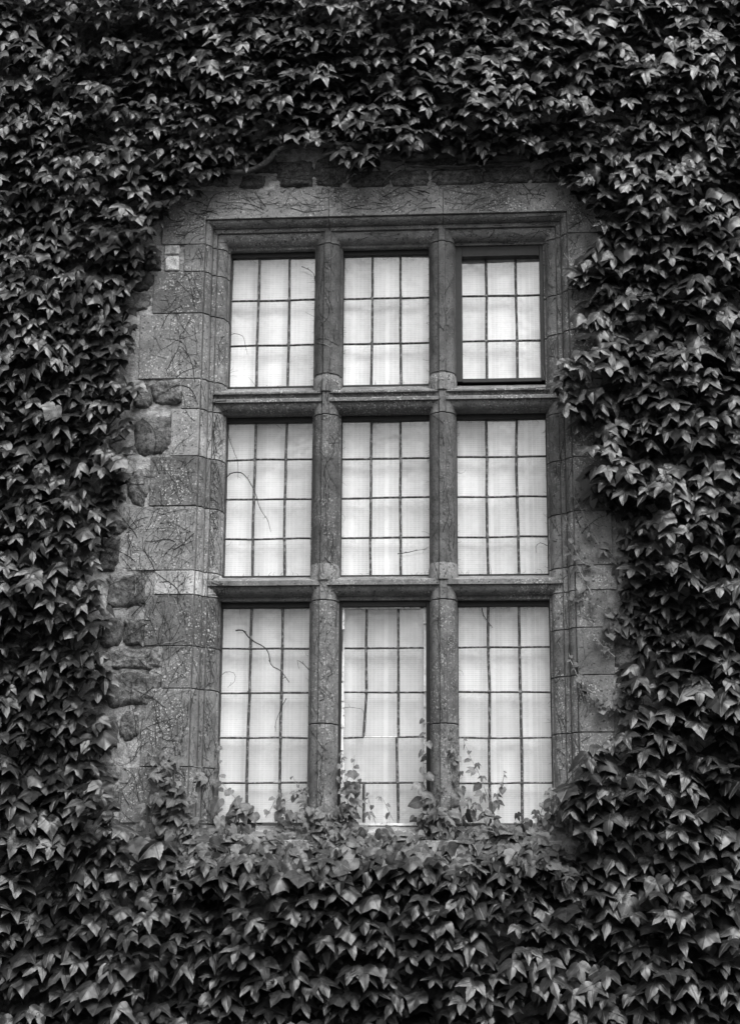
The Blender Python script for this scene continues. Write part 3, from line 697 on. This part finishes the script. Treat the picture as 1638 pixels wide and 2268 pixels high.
shoot('pale bare-tipped shoot crossing the jamb stones just above the lower transom level', z4([(1260, 1280), (1215, 1200), (1180, 1130), (1130, 1030), (1085, 960)]), s0=.055, s1=.012, dens=.05)
shoot('leafy shoot running almost level across the jamb stone below the lower transom', z4([(1420, 1420), (1300, 1350), (1230, 1325), (1105, 1300)]), s0=.055, s1=.02, dens=.035)
shoot('short diagonal shoot on the jamb stone near the head of the bottom right light', z6([(1460, 160), (1400, 110), (1370, 70), (1340, 40)]), s0=.035, s1=.014, dens=.03)
shoot('leafy diagonal shoot on the jamb stone halfway down beside the bottom right light', z6([(1470, 470), (1420, 400), (1360, 350), (1300, 300), (1255, 225), (1225, 140)]), s0=.05, s1=.015, dens=.032)
shoot('dangling leafy shoot just beneath the diagonal one beside the bottom right light', z6([(1450, 430), (1400, 430), (1350, 385), (1310, 330)]), s0=.05, s1=.03, dens=.03)
shoot('bare thin shoot crossing the jamb beside the top right casement, upper one', [(1290, 740 - 135), (1262, 575 + 5), (1248, 560)], s0=.018, s1=.010, dens=.05)
shoot('thin shoot with one small leaf on the jamb beside the top right casement', [(1296, 740), (1282, 712), (1268, 690)], s0=.030, s1=.02, dens=.05)
shoot('twiggy shoot above the upper transom on the jamb by the dark casement', [(1300, 890), (1275, 862), (1252, 846), (1232, 838)], s0=.03, s1=.02, dens=.045)
shoot('slender shoot rising up the left edge of the bottom left light', z5([(775, 1320), (770, 1180), (768, 1050), (785, 950), (778, 870), (775, 770)]), s0=.05, s1=.02, Y=.13, dens=.04)
shoot('shoot slanting across the foot of the bottom left light with large round leaves', z5([(1040, 1330), (965, 1230), (900, 1150), (830, 1070), (790, 1020)]), s0=.075, s1=.03, Y=.11, dens=.04, protos=HEART)
shoot('leafy shoot leaning right at the foot of the bottom left light', z5([(1085, 1260), (1120, 1200), (1150, 1140), (1187, 1080)]), s0=.05, s1=.018, Y=.13, dens=.03)
shoot('branching shoot hanging beside the first mullion at the bottom left light', z5([(1290, 1350), (1210, 1240), (1150, 1200), (1230, 1150), (1340, 1080)]), s0=.06, s1=.03, Y=.11, dens=.038)
shoot('small shoot with a curled tip near the first mullion foot', z5([(1360, 1230), (1345, 1110), (1290, 1050), (1262, 985)]), s0=.04, s1=.02, Y=.12, dens=.035)
shoot('tallest leafy shoot on the left jamb stones by the bottom left light', z5([(590, 1310), (560, 1180), (500, 1060), (490, 950), (510, 820), (545, 640)]), s0=.06, s1=.012, dens=.036)
shoot('pale straight shoot on the outer face of the lower left jamb', z5([(470, 1330), (455, 1180), (440, 1030), (405, 920), (402, 760), (400, 590)]), s0=.06, s1=.012, dens=.04)
shoot('short shoot crossing between the taller shoots on the lower left jamb', z5([(450, 1010), (400, 950), (355, 880), (315, 830)]), s0=.035, s1=.02, dens=.035)
shoot('thin shoot on the stone moulding beside the bottom left light', z5([(590, 1260), (600, 1160), (625, 1060), (645, 960)]), s0=.04, s1=.02, dens=.05)
shoot('shoot climbing the peeling white edge of the bottom middle casement', z6([(120, 1030), (128, 950), (105, 850), (85, 750), (90, 650)]), s0=.05, s1=.02, Y=.12, dens=.035)
shoot('two-stemmed looking shoot by the peeling putty, leaning towards the pane', z6([(165, 960), (125, 850), (105, 790), (140, 730), (150, 655)]), s0=.06, s1=.015, Y=.11, dens=.04)
shoot('small upright shoot in front of the lowest left pane of the middle casement', z6([(180, 900), (160, 840), (168, 755)]), s0=.03, s1=.015, Y=.13, dens=.03)
shoot('thin wiry shoot before the first lead of the bottom middle casement', z6([(255, 1000), (235, 940), (218, 880), (207, 840)]), s0=.035, s1=.018, Y=.12, dens=.035)
shoot('wiry shoot before the centre of the bottom middle casement', z6([(345, 985), (318, 935), (295, 885), (278, 860)]), s0=.035, s1=.018, Y=.12, dens=.03)
shoot('leafy shoot hugging the second mullion from the middle casement side', z6([(520, 1020), (500, 930), (485, 860), (500, 760), (495, 650), (505, 560), (498, 480)]), s0=.065, s1=.03, Y=.10, dens=.04)
shoot('leafy shoot hugging the second mullion from the bottom right light side', z6([(690, 1010), (680, 920), (665, 820), (672, 740), (655, 640), (640, 540)]), s0=.06, s1=.025, Y=.08, dens=.038)
shoot('tall leaning shoot with hanging leaves in front of the bottom right light', z6([(850, 980), (815, 860), (780, 760), (735, 670), (697, 580)]), s0=.06, s1=.018, Y=.12, dens=.036)
shoot('shoot with a curled tip in the middle of the bottom right light', z6([(840, 950), (870, 870), (890, 800), (907, 740)]), s0=.05, s1=.018, Y=.12, dens=.03)
shoot('short shoot at the lower right corner of the bottom right light', z6([(1075, 1000), (1090, 930), (1115, 880), (1138, 845)]), s0=.045, s1=.022, Y=.12, dens=.03)
shoot('small shoot near the middle foot of the bottom right light with drooping leaf', z6([(830, 990), (790, 930), (760, 905)]), s0=.055, s1=.03, Y=.12, dens=.03)
shoot('tiny shoot standing over the foot of the bottom right light near the mullion', z6([(735, 1010), (722, 940), (715, 860)]), s0=.04, s1=.02, Y=.12, dens=.03)

# dead twigs in front of the glass
def twig(label, pts, r=.0022, Y=.150, nub=False):
    b = Buf(); path = smooth_path([W(a, c, Y) for a, c in pts], .015); path = [p + Vector((.003 * fbm(i * .35, 2), 0, .003 * fbm(i * .35, 7))) for i, p in enumerate(path)]
    tube(b, path, r, r * .45, 5, .4)
    for i in range(2, len(path) - 1, 3 if nub else 6):
        a = random.uniform(0, 6.28); e = path[i] + Vector((math.cos(a), -.3, math.sin(a))) * (.006 if nub else random.uniform(.006, .02)); tube(b, [path[i], e], r * (1.1 if nub else .5), r * .4, 4)
    tag(link('dry_twig', b.mesh('dry_twig'), M['dry']), label, 'twig', 'dead ivy twigs in front of the glass')
twig('long dead twig arching across the left light of the middle row', z5([]) or [(500, 1058), (518, 1046), (540, 1050), (556, 1072), (568, 1100), (578, 1130), (592, 1150), (600, 1178)], .0026)
twig('thick dead twig running diagonally across the bottom left light', [(522, 1396), (538, 1396), (556, 1416), (590, 1437), (600, 1470), (622, 1486), (640, 1510)], .0036)
twig('beaded dead twig lying across the lowest panes of the centre light', [(880, 1226), (898, 1224), (920, 1219), (946, 1215)], .0022, nub=True)
twig('fine dead twig looping at the left side of the top left light', [(509, 743), (520, 739), (537, 744), (544, 765), (548, 785)], .0016)
twig('hooked dead twig near the first mullion in the bottom left light', [(686, 1485), (672, 1470), (658, 1462), (662, 1480)], .002)
twig('fine dead twig curling at the lower right of the middle right light', [(1211, 1208), (1196, 1202), (1185, 1210), (1187, 1224)], .0016)
twig('dead twig drooping along a lead in the bottom left light', [(634, 1546), (622, 1570), (612, 1595), (610, 1620)], .002)
twig('loop of fine twig at the left edge of the bottom left light', [(486, 1500), (500, 1488), (518, 1490), (520, 1508), (504, 1522)], .0016)
twig('dark tangled twig caught in the upper corner of the top left light', [(668, 590), (682, 596), (694, 606), (697, 622)], .0024, nub=True)
twig('dark snagged twig hanging from the head of the bottom right light', [(1066, 1346), (1070, 1362), (1080, 1378), (1090, 1390)], .0026, nub=True)
twig('wisp of dead twig on the broken pane of the bottom middle casement', [(757, 1568), (775, 1566), (800, 1570), (806, 1580)], .0014)
twig('fine twig dangling before the middle left light by its lead', [(505, 960), (514, 990), (526, 1020), (527, 1060)], .0016)

# dry tendrils and root threads clinging to the stone
def tendrils(name, mat, n, rfun, label, lens, zone):
    b = Buf(); c = 0; tries = 0
    while c < n and tries < n * 30:
        tries += 1; px, py = zone(); p = W(px, py, .02)
        if inside(p.x, p.z) is False: continue
        y = surf(p.x, p.z)
        if y > .16: continue
        a = random.uniform(0, 6.2832) if random.random() < .3 else (random.choice((0, math.pi)) + random.gauss(0, .45) if py < 530 else random.gauss(math.pi / 2, .5)); x, z = p.x, p.z; pts = []; m = int(random.uniform(*lens) / .006); da = random.gauss(0, .02)
        for k in range(m):
            y = surf(x, z)
            if y > .17: break
            pts.append(Vector((x, y - .0012, z))); da = da * .8 + random.gauss(0, .026); a += da; x += math.cos(a) * .006; z += math.sin(a) * .006
        if len(pts) < 4: continue
        for k in range(1, len(pts)):           # keep the run on one surface, no spikes between levels
            if abs(pts[k].y - pts[k - 1].y) > .012: pts = pts[:k]; break
        if len(pts) < 4: continue
        r = rfun(); tube(b, pts, r, r * .5, 4, .3); c += 1
        if random.random() < .5 and len(pts) > 8:
            q = pts[len(pts) // 2]; a2 = a + random.choice((-1, 1)) * .8; br = []
            for k in range(8):
                x2, z2 = q.x + math.cos(a2) * .006 * k, q.z + math.sin(a2) * .006 * k; y2 = surf(x2, z2)
                if abs(y2 - q.y) > .01: break
                br.append(Vector((x2, y2 - .001, z2)))
            if len(br) > 2: tube(b, br, r * .7, r * .4, 4)
    tag(link(name, b.mesh(name), mat), label, 'tendrils', kind='stuff')
def zone():
    k = random.random()
    if k < .30: return random.gauss(478, 22), random.uniform(880, 1850)
    if k < .50: return random.uniform(280, 500), random.uniform(1000, 1850)
    if k < .57: return random.uniform(360, 510), random.uniform(440, 900)
    if k < .74: return random.uniform(420, 1330), random.uniform(355, 520)
    if k < .88: return random.uniform(1205, 1300), random.uniform(480, 1700)
    return random.choice((728, 715, 982)) + random.gauss(0, 18), random.uniform(540, 1820)
tendrils('dry_tendrils', M['dry'], 1700, lambda: random.uniform(.0012, .0020) if random.random() < .22 else random.uniform(.0005, .0010), 'fine dark dry tendrils clinging all over the window stonework', (.04, .22), zone)
tendrils('pale_tendrils', M['pale'], 170, lambda: random.uniform(.0007, .0015), 'bleached pale strands scattered over the window stonework', (.02, .12), zone)
# bristles of dead tendril along the edges of the lights
b = Buf()
for ri, (z0, z1, hz) in enumerate(rowsZ):
    for ci, (x0, x1, vx) in enumerate(colsX):
        for i in range(95):
            k = random.random()
            if k < .4: x, z, a = x0, random.uniform(z0, z1), random.gauss(0, .9)
            elif k < .65: x, z, a = x1, random.uniform(z0, z1), math.pi + random.gauss(0, .9)
            elif k < .88: x, z, a = random.uniform(x0, x1), z1 - .03, -math.pi / 2 + random.gauss(0, .9)
            else: x, z, a = random.uniform(x0, x1), z0 + .002, math.pi / 2 + random.gauss(0, 1.0)
            y = random.uniform(.150, .172); ln = random.uniform(.006, .026) if random.random() < .93 else random.uniform(.03, .06); p = Vector((x, y, z)); pts = [p]; da = random.gauss(0, .35)
            for s_ in range(4): a += da; p = p + Vector((math.cos(a), 0, math.sin(a))) * (ln / 4); pts.append(p)
            tube(b, pts, .0009, .0005, 3)
tag(link('edge_bristles', b.mesh('edge_bristles'), M['dry']), 'short dark dead root hairs fringing the edges of the window lights', 'root hairs', kind='stuff')
